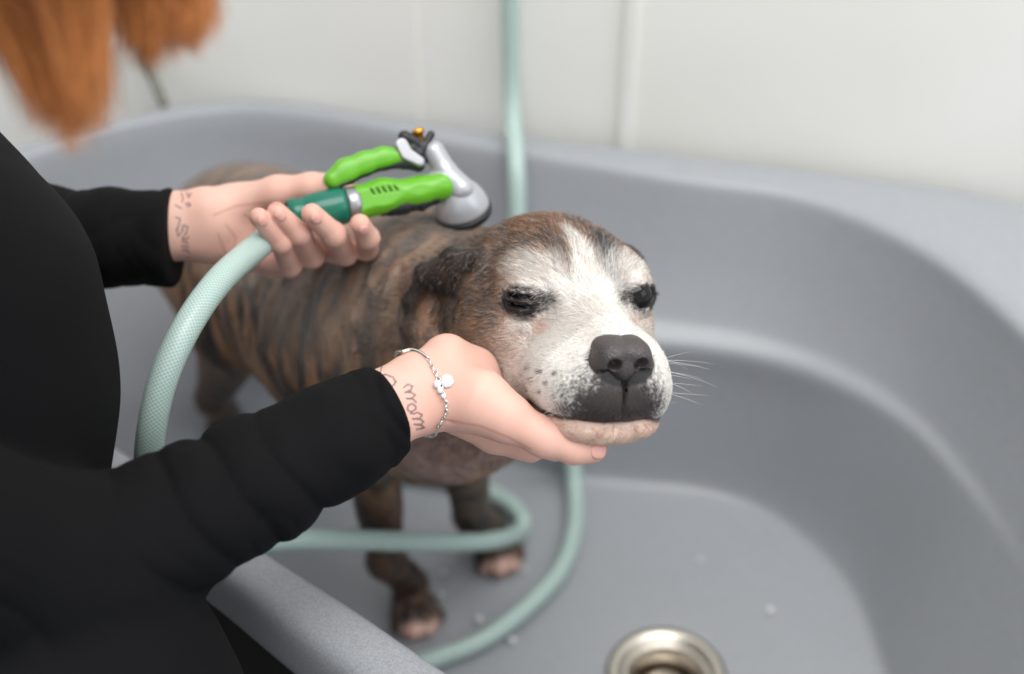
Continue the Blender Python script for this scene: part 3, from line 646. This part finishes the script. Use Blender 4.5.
gpart('spray_neck', lambda Q: smin(chain(Q, [(103, 26, 0), (108, 10, 0), (116, -4, 0)], [8.0, 8.2, 10], 3), cone(Q, (98, 2, 0), (110, 3, 0), 9.5, 8), 3), (84, -20, -16), (134, 42, 16), M_silver)
hax = A(.22, .05, -1.0) @ SA.T
gl('spray_head', (113, 2, 0), hax, [(0, 5), (1, 8.5), (5, 12.5), (10, 16), (16, 18.6), (20, 19.6), (22, 20), (24, 20), (24.5, 15), (24.5, 0)], M_silver, 48)
gl('spray_face', tuple(A(113, 2, 0) + hax * 24), hax, [(0, 19), (0, 20.6), (1, 21.2), (5, 21), (6, 19.5), (5, 17), (5, 0)], M_blk, 48)
for c_, p_ in (('grip_slots', 'grip'), ('rubber_underside', 'grip'), ('trigger_underside', 'trigger'), ('brass_screw', 'pivot_link'), ('link_plate', 'pivot_link'), ('spray_face', 'spray_head')): bpy.data.objects[c_].parent = bpy.data.objects[p_]
# ------------------------------------------------------------------ person
def ch(P, pts, k=.006): return chain(P, [tuple(W(*p[:3])) for p in pts], [p[3] for p in pts], k)
RF = {'thumb': [(478, 402, .797, .0165), (505, 417, .79, .0138), (545, 438, .79, .0112), (574, 447, .795, .0098), (592, 449, .80, .0088)],
      'index': [(520, 438, .83, .0105), (555, 446, .855, .0092), (580, 438, .875, .0082), (592, 430, .885, .0072)],
      'middle': [(525, 432, .848, .0105), (570, 440, .87, .0092), (586, 432, .885, .0082), (596, 424, .895, .0072)],
      'ring': [(525, 428, .866, .0105), (562, 434, .885, .009), (580, 427, .90, .008), (592, 419, .91, .007)],
      'pinky': [(515, 420, .882, .0095), (545, 424, .90, .008), (566, 418, .915, .007), (580, 412, .92, .006)]}
LF = {'thumb': [(235, 205, .94, .0145), (278, 193, .93, .0118), (312, 188, .925, .0102), (332, 188, .922, .0096), (345, 188, .92, .0085)],
      'index': [(335, 235, .966, .0095), (366, 249, .935, .0082), (368, 238, .908, .0078), (360, 224, .892, .0070)],
      'middle': [(305, 245, .962, .0098), (345, 253, .93, .0088), (334, 235, .898, .0084), (312, 214, .880, .0072)],
      'ring': [(278, 252, .958, .0095), (312, 256, .925, .0086), (299, 234, .893, .008), (277, 212, .878, .0068)],
      'pinky': [(260, 258, .95, .0095), (290, 266, .925, .0078), (281, 243, .892, .0073), (259, 217, .872, .0063)]}
def rhand(P):
    d = ch(P, [(250, 470, .762, .022), (330, 432, .780, .018), (372, 402, .788, .0155), (412, 377, .80, .0135), (440, 366, .81, .0140)])
    d = smin(d, ch(P, [(330, 448, .778, .016), (385, 425, .785, .0155), (425, 409, .797, .0140), (455, 402, .80, .0155)]), .014)
    d = smin(d, ch(P, [(390, 402, .795, .0165), (430, 392, .805, .0165), (475, 395, .815, .018)]), .012)
    d = smin(d, ch(P, [(442, 392, .802, .0165), (480, 402, .795, .0190), (505, 417, .79, .0138)]), .010)
    d = smin(d, ch(P, [(448, 356, .820, .0140), (474, 372, .835, .0150), (505, 410, .872, .012)]), .012)
    d = smin(d, ch(P, [(462, 385, .825, .0160), (522, 432, .845, .0125)]), .012)
    d = smin(d, ch(P, [(450, 412, .814, .0125), (495, 434, .824, .0115), (530, 446, .834, .0105)]), .0035)
    fd_ = ch(P, RF['thumb']); d = smin(d, fd_, .006); e = None
    for k in ('index', 'middle', 'ring', 'pinky'):
        q = ch(P, RF[k], .004); e = q if e is None else smin(e, q, .0015)
    d = smin(d, e, .006)
    # creases: under the thumb mass and across the wrist
    d = smax(d, -ch(P, [(444, 418, .787, .0012), (480, 421, .785, .0014), (520, 436, .795, .0016)]), .003)
    return d
def lhand(P):
    d = ch(P, [(0, 245, .93, .028), (90, 238, .93, .022), (170, 214, .93, .0150), (205, 208, .93, .0140), (240, 206, .94, .0145)])
    d = smin(d, ch(P, [(90, 244, .93, .022), (170, 240, .93, .0135), (205, 243, .935, .0130), (240, 250, .945, .0140)]), .012)
    d = smin(d, ch(P, [(150, 227, .93, .0160), (215, 226, .935, .017), (260, 226, .955, .017)]), .012)
    d = smin(d, ch(P, [(240, 245, .95, .0135), (275, 262, .955, .0125)]), .010)
    d = smin(d, ch(P, [(250, 225, .96, .0150), (335, 228, .968, .0120)]), .012)
    d = smin(d, ch(P, LF['thumb']), .008); e = None
    for k in ('index', 'middle', 'ring', 'pinky'):
        q = ch(P, LF[k], .0035); e = q if e is None else smin(e, q, .0012)
    d = smin(d, e, .004)
    return d
HC = A(-.27, .46, 1.03)
HDX = A(.66, .62, -.42); HDX /= np.linalg.norm(HDX); HDM = axes(HDX, (0, 0, 1))
def phead(P):
    Q = (P - HC) @ HDM.T; S = Q.copy(); S[:, 1] = np.abs(S[:, 1])
    d = ell(S, (-.01, 0, .03), (.095, .075, .085)); d = smin(d, ell(S, (.03, 0, -.035), (.06, .055, .075)), .04)
    d = smin(d, cone(S, (.085, 0, .015), (.108, 0, -.022), .008, .014), .015)          # nose
    d = smin(d, ell(S, (.078, .0, -.058), (.018, .024, .008)), .008)                   # lips
    d = smin(d, ell(S, (.068, 0, -.088), (.02, .022, .018)), .02)                      # chin
    d = smax(d, -ell(S, (.098, .033, .012), (.016, .016, .009)), .012)                 # eye hollows
    d = smin(d, ell(S, (.078, .032, .012), (.010, .012, .007)), .004)
    d = smin(d, ell(S, (-.005, .078, -.005), (.018, .008, .03)), .008)                 # ears
    return d
ELR = W(50, 582, .685); SHR = A(-.42, .33, .76); SHL = A(-.47, .68, .70); ELL_ = W(-150, 262, .91)
def torso(P, g):
    pts = [(-110, 660, .75, .122), (-130, 500, .75, .122), (-118, 400, .75, .120), (-118, 330, .75, .118), (-150, 235, .76, .105)]
    d = ch(P, [(a, b, c, r + g) for a, b, c, r in pts], .03)
    d = smin(d, ell(P, (-.46, .50, .55), (.12 + g, .15 + g, .2 + g)), .06)
    d = smin(d, ell(P, (-.45, .46, .25), (.13 + g, .16 + g, .22 + g)), .06)
    d = smin(d, ell(P, W(32, 742, .72), (.118 + g, .12 + g, .125 + g)), .04)
    return smin(d, chain(P, [tuple(SHR), (-.45, .5, .74), tuple(SHL)], [.07 + g, .075 + g, .07 + g], .03), .06)
def pbody(P):
    d = torso(P, -.012)
    d = smin(d, chain(P, [(-.44, .5, .76), (-.38, .49, .86), tuple(HC + A(-.03, -.0, -.03))], [.06, .048, .05], .02), .03)
    d = smin(d, chain(P, [tuple(SHR), tuple(ELR), tuple(W(250, 480, .74))], [.045, .036, .024], .02), .02)
    d = smin(d, chain(P, [tuple(SHL), tuple(ELL_), tuple(W(60, 240, .93))], [.045, .034, .024], .02), .02)
    return smin(d, phead(P), .02)
M_hand = mat('skin', rough=.5, spec=.3, sss=.12, vcol=True); bump(M_hand, 700, .12, .0003)
TR = [[(303, 322), (325, 305), (350, 315), (345, 336), (310, 350), (345, 350), (366, 365), (350, 382), (318, 385), (352, 388), (372, 404)], [(345, 412), (325, 425), (322, 448), (345, 460), (368, 448), (368, 425), (345, 412)],
      [(340, 470), (385, 465), (405, 478), (395, 495), (352, 500), (395, 500), (412, 515), (400, 530), (362, 530), (400, 535), (418, 548), (375, 558)],
      [(60, 232), (100, 240), (140, 268), (175, 300), (210, 322), (240, 315), (258, 290), (240, 265), (200, 250), (165, 255), (145, 290)], [(130, 208), (160, 195), (178, 210), (170, 235), (158, 262)]]
TR = [[(350 + a / 5.615, 330 + b / 5.615) for a, b in s] for s in TR]
TL = [[(160, 95), (172, 140), (165, 165)], [(200, 95), (215, 130), (230, 100)], [(190, 180), (215, 172), (228, 188), (205, 200)], [(112, 185), (135, 200), (160, 212)], [(118, 280), (150, 290), (140, 340), (125, 372), (135, 420), (165, 385), (172, 340)],
      [(180, 338), (205, 350), (200, 390), (180, 420), (165, 450), (200, 442), (213, 425)], [(165, 470), (190, 460), (212, 475)], [(165, 500), (185, 490), (212, 505)], [(168, 530), (190, 520), (215, 540)]]
TL = [[(160 + a / 7.49, 180 + b / 7.49) for a, b in s] for s in TL]
def segd(x, y, S):
    d = np.full(len(x), 1e3)
    for s in S:
        for (ax_, ay), (bx, by) in zip(s[:-1], s[1:]):
            ex, ey = bx - ax_, by - ay; t = np.clip(((x - ax_) * ex + (y - ay) * ey) / (ex * ex + ey * ey + 1e-9), 0, 1)
            d = np.minimum(d, np.hypot(x - ax_ - t * ex, y - ay - t * ey))
    return d
CRS = [[(214, 215), (236, 206), (262, 203), (290, 205)], [(226, 225), (236, 238), (232, 256)], [(218, 234), (226, 254)], [(244, 214), (254, 222), (254, 236)], [(452, 421), (480, 426), (508, 437), (530, 449)]]
def skincol(V, N, fingers, tat, tw):
    n = noise(V, 60, 71); m = noise(V, 25, 75)
    c = lin((224, 185, 169)) * np.ones((len(V), 1)); red = lin((214, 150, 134))
    k = .3 * n + .35 * m
    for f in fingers.values():
        for i, p in enumerate(f[1:]):
            q = W(*p[:3]); k = np.maximum(k, (.75 if i == len(f) - 2 else .5) * np.exp(-(np.linalg.norm(V - q, axis=1) / (p[3] * 1.5)) ** 2))
    c = c * (1 - k)[:, None] + red * k[:, None]
    v = V - CAM; d = v @ C_F; x = 512 + FPX * (v @ C_R) / d; y = 337 - FPX * (v @ C_U) / d
    cr = sst(2.2, .5, segd(x, y, CRS)) * ((N * -v).sum(1) > 0) * .38; c = c * (1 - cr)[:, None] + lin((176, 104, 88)) * cr[:, None]  # redder creases; shade of the folds and thumb gap painted as darker lines
    t = sst(tw, tw * .45, segd(x, y, tat)) * ((N * -v).sum(1) > 0) * .75
    return c * (1 - t)[:, None] + lin((62, 66, 80)) * t[:, None]
def boxof(pts, pad):
    Q = np.array([W(*p[:3]) for p in pts]); return Q.min(0) - pad, Q.max(0) + pad
def onskin(px, py, sd, off=.0006):
    o = (W(px, py, 1.0) - CAM); o = o / np.linalg.norm(o); t = .6; best = (9, t)
    for _ in range(90):
        d = sd((CAM + o * t)[None])[0]; best = min(best, (abs(d), t)); t += max(d * .8, -.01)
        if abs(d) < 1e-5 or t > 1.1: break
    return CAM + o * (best[1] - off)
rhand0, lhand0 = rhand, lhand
def grooves(sd, lines, r): return [([onskin(x, y, sd, r * .35) for x, y in l], [r] * len(l)) for l in lines]
GR = []
GL = []
def rhand(P):
    d = rhand0(P)
    for p, r in GR: d = smax(d, -chain(P, p, r), .0022)
    return d
def lhand(P):
    d = lhand0(P)
    for p, r in GL: d = smax(d, -chain(P, p, r), .0022)
    return d
Vs, Fs, Cs, nv = [], [], [], 0
lo, hi = boxof([(300, 430, .77), (300, 450, .79), (620, 410, .93), (450, 340, .80)] + sum([list(v) for v in RF.values()], []), .03)
cut = W(300, 450, .775); cd_ = W(420, 390, .80) - cut; cd_ /= np.linalg.norm(cd_)
V, F = surf(lambda P: np.maximum(rhand(P), -((P - cut) @ cd_)), lo, hi, .0009, 5); N_ = grad(rhand, V); Vs.append(V); Fs.append(F); Cs.append(skincol(V, N_, RF, TR, 1.25)); nv += len(V)
lo, hi = boxof([(60, 240, .93)] + sum([list(v) for v in LF.values()], []), .03)
cutl = W(80, 240, .93)
V, F = surf(lambda P: np.maximum(lhand(P), -((P - cutl) @ C_R)), lo, hi, .0009, 5); N_ = grad(lhand, V); Vs.append(V); Fs.append(F + nv); Cs.append(skincol(V, N_, LF, TL, 1.1)); nv += len(V)
V, F = surf(pbody, (-.75, .1, .0), (-.0, 1.0, 1.2), .006, 4); Vs.append(V); Fs.append(F + nv); Cs.append(np.tile(lin((231, 190, 172)), (len(V), 1)))
person = mesh_np('person', np.concatenate(Vs), np.concatenate(Fs), M_hand, col=np.concatenate(Cs))
tag(person, 'red-haired person in a black long-sleeved top, holding the chin of the dog', 'person')
# nails
M_nail = mat('nail', (228, 172, 158), .25, spec=.5)
def nail(f, sd, r=1.0, off=.35, shift=(0, 0)):
    a, b_ = W(*f[-2][:3]), W(*f[-1][:3]); x = b_ - a; x /= np.linalg.norm(x); rr = f[-1][3]
    p = b_ + (shift[0] * C_R + shift[1] * C_U) * .001; v = CAM - p; v = v - (v @ x) * x; v /= np.linalg.norm(v); p = p + x * rr * off
    q = p + v * rr * 1.2
    for _ in range(6): q = q - sd(q[None])[0] * grad(sd, q[None], 2e-4)[0]
    nn = grad(sd, q[None], 2e-4)[0]; M = axes(x, nn); V = []; F = []; n1, n2 = 9, 9
    for i in range(n1):
        for j in range(n2):
            u = (i / (n1 - 1) * 2 - 1); w_ = (j / (n2 - 1) * 2 - 1)
            k = math.sqrt(max(0, 1 - .5 * w_ * w_)); m = math.sqrt(max(0, 1 - .5 * u * u))
            pt = q + M[0] * u * k * rr * .78 * r + M[1] * w_ * m * rr * .66 * r
            pt = pt - sd(pt[None])[0] * nn; V.append(pt + nn * (.0003 + .0004 * (1 - max(abs(u), abs(w_)) ** 4)))
    F = np.array([(i * n2 + j, (i + 1) * n2 + j, (i + 1) * n2 + j + 1, i * n2 + j + 1) for i in range(n1 - 1) for j in range(n2 - 1)])
    o = mesh_np('nail', np.array(V), F, M_nail, person); s = o.modifiers.new('thick', 'SOLIDIFY'); s.thickness = .0006; s.offset = -1
nail(RF['thumb'], rhand, 1.0, .1, (0, -.5))
for k in ('index', 'middle', 'ring', 'pinky'): nail(LF[k], lhand, .85, .0)
# --- top
def folds(P, a, b, amp, f, s):
    x = A(*b) - A(*a); x /= np.linalg.norm(x); M = axes(x, (0, 0, 1)); Q = (P - A(*a)) @ M.T
    Q = Q + .02 * (np.stack([noise(P, 22, s), noise(P, 22, s + 1), noise(P, 22, s + 2)], 1) - .5)
    U = np.stack([Q[:, 0] + .45 * Q[:, 2] - .3 * Q[:, 1], Q[:, 1] * .32, Q[:, 2] * .32], 1)
    r1 = np.abs(noise(U, f, s + 3) * 2 - 1); r2 = np.abs(noise(U * A(1, 1.3, 1.3) + 5, f * 2.1, s + 4) * 2 - 1)
    return -amp * ((1 - r1) ** 3 * 1.5 + .4 * (1 - r2) ** 3 - .35)
def rsleeve(P):
    a, b_ = tuple(W(180, 515, .72)), tuple(W(396, 404, .79))
    d = ch(P, [(50, 588, .685, .051), (180, 520, .72, .0395), (260, 479, .745, .0358), (330, 441, .765, .0322), (375, 416, .785, .0282), (430, 388, .80, .0258)], .015)
    up = chain(P, [tuple(SHR), tuple(ELR)], [.07, .056], .02); d = smin(d, up, .03)
    d = d - folds(P, a, b_, .0025, 37, 84)
    x = W(430, 384, .80) - W(375, 410, .785); x /= np.linalg.norm(x); t = (P - W(386, 405, .79)) @ x; rad = d
    d = np.where(t > -.014, d - .0010 * sst(.003, .0, np.abs(t + .006) - .0055), d)
    return smax(d, t, .004)
def lsleeve(P):
    d = ch(P, [(-150, 262, .91, .05), (20, 240, .925, .039), (110, 238, .93, .0345), (172, 238, .93, .0335), (230, 239, .93, .031)], .015)
    d = smin(d, chain(P, [tuple(SHL), tuple(ELL_)], [.07, .05], .02), .03)
    d = d - folds(P, W(20, 240, .925), W(172, 238, .93), .0028, 40, 91)
    return smax(d, (P - W(175, 238, .93)) @ C_R, .004)
def topsdf(P):
    d = torso(P, .0); d = d - .003 * np.sin(P[:, 2] * 60 + 8 * noise(P, 7, 95)) * noise(P, 6, 96)
    d = smax(d, .02 - P[:, 2], .01)
    d = smin(d, np.minimum(rsleeve(P), lsleeve(P)), .012)
    return smax(d, -chain(P, [(-.43, .5, .80), (-.36, .48, .95)], [.07, .09]), .004)
M_black = mat('black_jersey', (11, 11, 13), .85, spec=.16); bump(M_black, 1400, .5, .0006)
V, F = surf(topsdf, (-.78, .1, .0), (-.03, 1.02, .88), .0022, 5, thr=2.4)
mesh_np('long_sleeved_top', V, F, M_black, person)
def pants(P):
    S = P; d = ell(S, (-.45, .44, .1), (.15, .18, .16))
    for k, yy in enumerate((.34, .54)): d = smin(d, chain(P, [(-.45, yy, .05), (-.43, yy, -.25), (-.45, yy, -.56)], [.095, .07, .055], .03), .03)
    return smax(d, -.56 - P[:, 2], .01)
V, F = surf(pants, (-.75, .1, -.62), (-.15, .8, .35), .006, 4); mesh_np('trousers', V, F, mat('dark_trousers', (20, 20, 24), .8), person)
for yy in (.34, .54):
    V, F = surf(lambda P: smax(smin(ell(P, (-.40, yy, -.575), (.13, .045, .035)), ell(P, (-.45, yy, -.55), (.06, .045, .06)), .03), -.618 - P[:, 2], .005), (-.58, yy - .07, -.62), (-.2, yy + .07, -.45), .004, 4); mesh_np('shoe', V, F, mat('black_shoe', (16, 16, 16), .5), person)
# --- hair
def strands(n, roots_c, spread, targets, tw, taper):
    R_ = []
    for _ in range(n):
        r = A(*roots_c) + rng.normal(0, 1, 3) * A(*spread); k = rng.random(); t = A(*targets[0]) * (1 - k) + A(*targets[1]) * k
        t = t + rng.normal(0, tw, 3); m = (r + t) / 2 + A(0, 0, .02) + rng.normal(0, .006, 3); R_.append((r, m, t))
    return R_
cap = []
for _ in range(5000):
    v = rng.normal(0, 1, 3); v /= np.linalg.norm(v)
    if v[0] > .45 and v[2] < .55: continue
    if v[2] < -.35: continue
    r = HC + (A(-.01, 0, .03) + v * A(.095, .078, .088)) @ HDM
    s_ = 1 if v[1] < 0 else -1
    tip = r + A(.0, .0, -rng.uniform(.16, .26)) + (A(-.02, v[1] * .04, 0)) @ HDM
    cap.append((r, (r + tip) / 2 + (v * A(.04, .04, .01)) @ HDM, tip))
cl = []
def clump(n, tops, tips, lo_, dd, sp):
    for _ in range(n):
        k = rng.random(); top = W(tops[0] + (tops[1] - tops[0]) * k, -60 + rng.uniform(-20, 20), dd + rng.normal(0, sp))
        kk = abs(rng.normal(0, .45)); cx = tips[0] + (tips[1] - tips[0]) * k; ty = lo_ * (1 - kk) + (1 - 2 * abs(k - .5)) * 26
        ty = max(ty, -30); f = (ty + 60) / (lo_ + 86); mx_ = (tops[0] + (tops[1] - tops[0]) * k)
        ty = ty * rng.uniform(.75, 1.08); tip = W(mx_ + (cx - mx_) * f + rng.normal(0, 9), ty, dd + rng.normal(0, sp)); r = HC + (A(.02, -.07, .09) + rng.normal(0, .02, 3)) @ HDM
        cl.append((r, top, tip))
clump(2600, (-50, 112), (52, 100), 128, .50, .016)
clump(700, (104, 170), (135, 168), 52, .52, .012)
clump(700, (160, 208), (165, 212), 36, .52, .012)
allh = cap + cl; P3 = np.array(allh); t = np.linspace(0, 1, 9)[None, :, None]
a, m, b_ = P3[:, 0][:, None], P3[:, 1][:, None], P3[:, 2][:, None]
pts = np.where(t < .5, a * (1 - 2 * t) + m * 2 * t, m * (2 - 2 * t) + b_ * (2 * t - 1))
for _ in range(3): pts[:, 1:-1] = (pts[:, :-2] + 2 * pts[:, 1:-1] + pts[:, 2:]) / 4
hcv = bpy.data.hair_curves.new('hair'); hcv.add_curves([9] * len(pts)); hcv.attributes['position'].data.foreach_set('vector', pts.reshape(-1).astype(np.float32))
ra = hcv.attributes.get('radius') or hcv.attributes.new('radius', 'FLOAT', 'POINT'); ra.data.foreach_set('value', np.tile(np.linspace(2.6e-4, 1.2e-4, 9), len(pts)).astype(np.float32))
ca = hcv.attributes.new('col', 'FLOAT_COLOR', 'CURVE'); k = rng.random((len(pts), 1)) ** 1.3; cc = np.ones((len(pts), 4), np.float32); cc[:, :3] = (lin((128, 72, 34)) * (1 - k) + lin((222, 146, 80)) * k); ca.data.foreach_set('color', cc.ravel())
hcv.materials.append(mat('red_hair', rough=.45, spec=.4, vcol=True)); hob = bpy.data.objects.new('hair', hcv); COL.objects.link(hob); hob.parent = person
# ------------------------------------------------------------------ bracelet
M_silv = mat('sterling_silver', (232, 230, 226), .18, 1); M_pearl = mat('polished_silver', (240, 240, 238), .3, .6)
br = bpy.data.objects.new('bracelet', None); COL.objects.link(br); b0 = onskin(441, 384, rhand); br.location = b0
tag(br, 'thin silver charm bracelet on the tattooed wrist below the ear of the dog', 'bracelet')
bar = [onskin(x, y, rhand, .0012) - b0 for x, y in ((402, 352), (410, 350), (418, 351.5), (424, 355), (428, 358))]
MB().tube(spline(bar, 6), .0013, 10).build('bar', M_silv, br)
back = [W(433, 436, .812) , W(420, 432, .825), W(405, 405, .834), W(396, 375, .83), W(396, 354, .812)]
cp = [onskin(x, y, rhand, .0011) for x, y in ((428, 358), (432, 366), (436, 374), (440, 384), (443, 393), (446, 403), (446, 412), (443, 420), (438, 427))] + back + [onskin(402, 352, rhand, .0012)]
dense = np.array(spline(cp, 14)); s_ = np.r_[0, np.cumsum(np.linalg.norm(np.diff(dense, axis=0), axis=1))]
mb = MB(); nl = int(s_[-1] / .0026)
for i in range(nl):
    s = (i + .5) / nl * s_[-1]; p = A(*[np.interp(s, s_, dense[:, k]) for k in range(3)]); q = A(*[np.interp(s + .0005, s_, dense[:, k]) for k in range(3)]); tx = q - p; tx /= np.linalg.norm(tx)
    nn = p - W(412, 392, .812); nn -= (nn @ tx) * tx; nn /= np.linalg.norm(nn); ww = np.cross(tx, nn); side = nn * .6 + ww * .8 if i % 2 else nn * -.6 + ww * .8
    mb.tube([p - b0 + tx * .0018 * math.cos(a_) + side * .0011 * math.sin(a_) for a_ in np.linspace(0, 2 * math.pi, 11)], .00038, 6, False)
mb.build('chain', M_silv, br)
def charm(px, py, r, name='charm', th=.0009):
    p = onskin(px, py, rhand, .0026); v = CAM - p; v /= np.linalg.norm(v); MB().lathe(p - b0 - v * th * .5, v, [(0, 0), (0, r * .9), (th * .3, r), (th * .7, r), (th, r * .9), (th * 1.1, 0)], 28).build(name, M_pearl, bpy.data.objects['chain'])
charm(447, 381, .0040); charm(437, 384, .0024); charm(440, 390, .0020); charm(443, 396, .0014)
# ------------------------------------------------------------------ water
M_water = mat('water', (250, 250, 252), .12, trans=.25)  # near-white base paints in the sparkle of drops catching light
dm = MB().lathe((0, 0, 0), (0, 0, 1), [(0, .0001), (0, .0028), (.0006, .0030), (.0014, .0025), (.0020, .0014), (.0022, 0)], 16); d0 = dm.build('water_drop', M_water)
for i, (x, y) in enumerate([(443, 573), (441, 594), (479, 619), (508, 495), (463, 538), (525, 570), (401, 545), (512, 640), (700, 560), (770, 610)]):
    o = d0 if i == 0 else d0.copy()
    if i: COL.objects.link(o)
    o.location = WZ(x, y, .0012 if True else 0); k = rng.uniform(.7, 1.3); o.scale = (k, k, k)
    tag(o, 'small water drop on the grey tub floor, its bright glint painted white', 'water drop', 'water drops on the tub floor')

cdt = tag(MB().tube(spline([WZ(163, 103, .345), W(162, 101, 1.445), W(157, 88, 1.455), W(152, 76, 1.455), W(147, 62, 1.45), W(141, 42, 1.44), W(134, 10, 1.42), W(128, -40, 1.40)], 8), .0058, 12).build('rubber_tube', mat('grey_rubber', (112, 112, 100), .5)), 'thin grey-green tube rising from the far left rim behind the hair', 'tube')
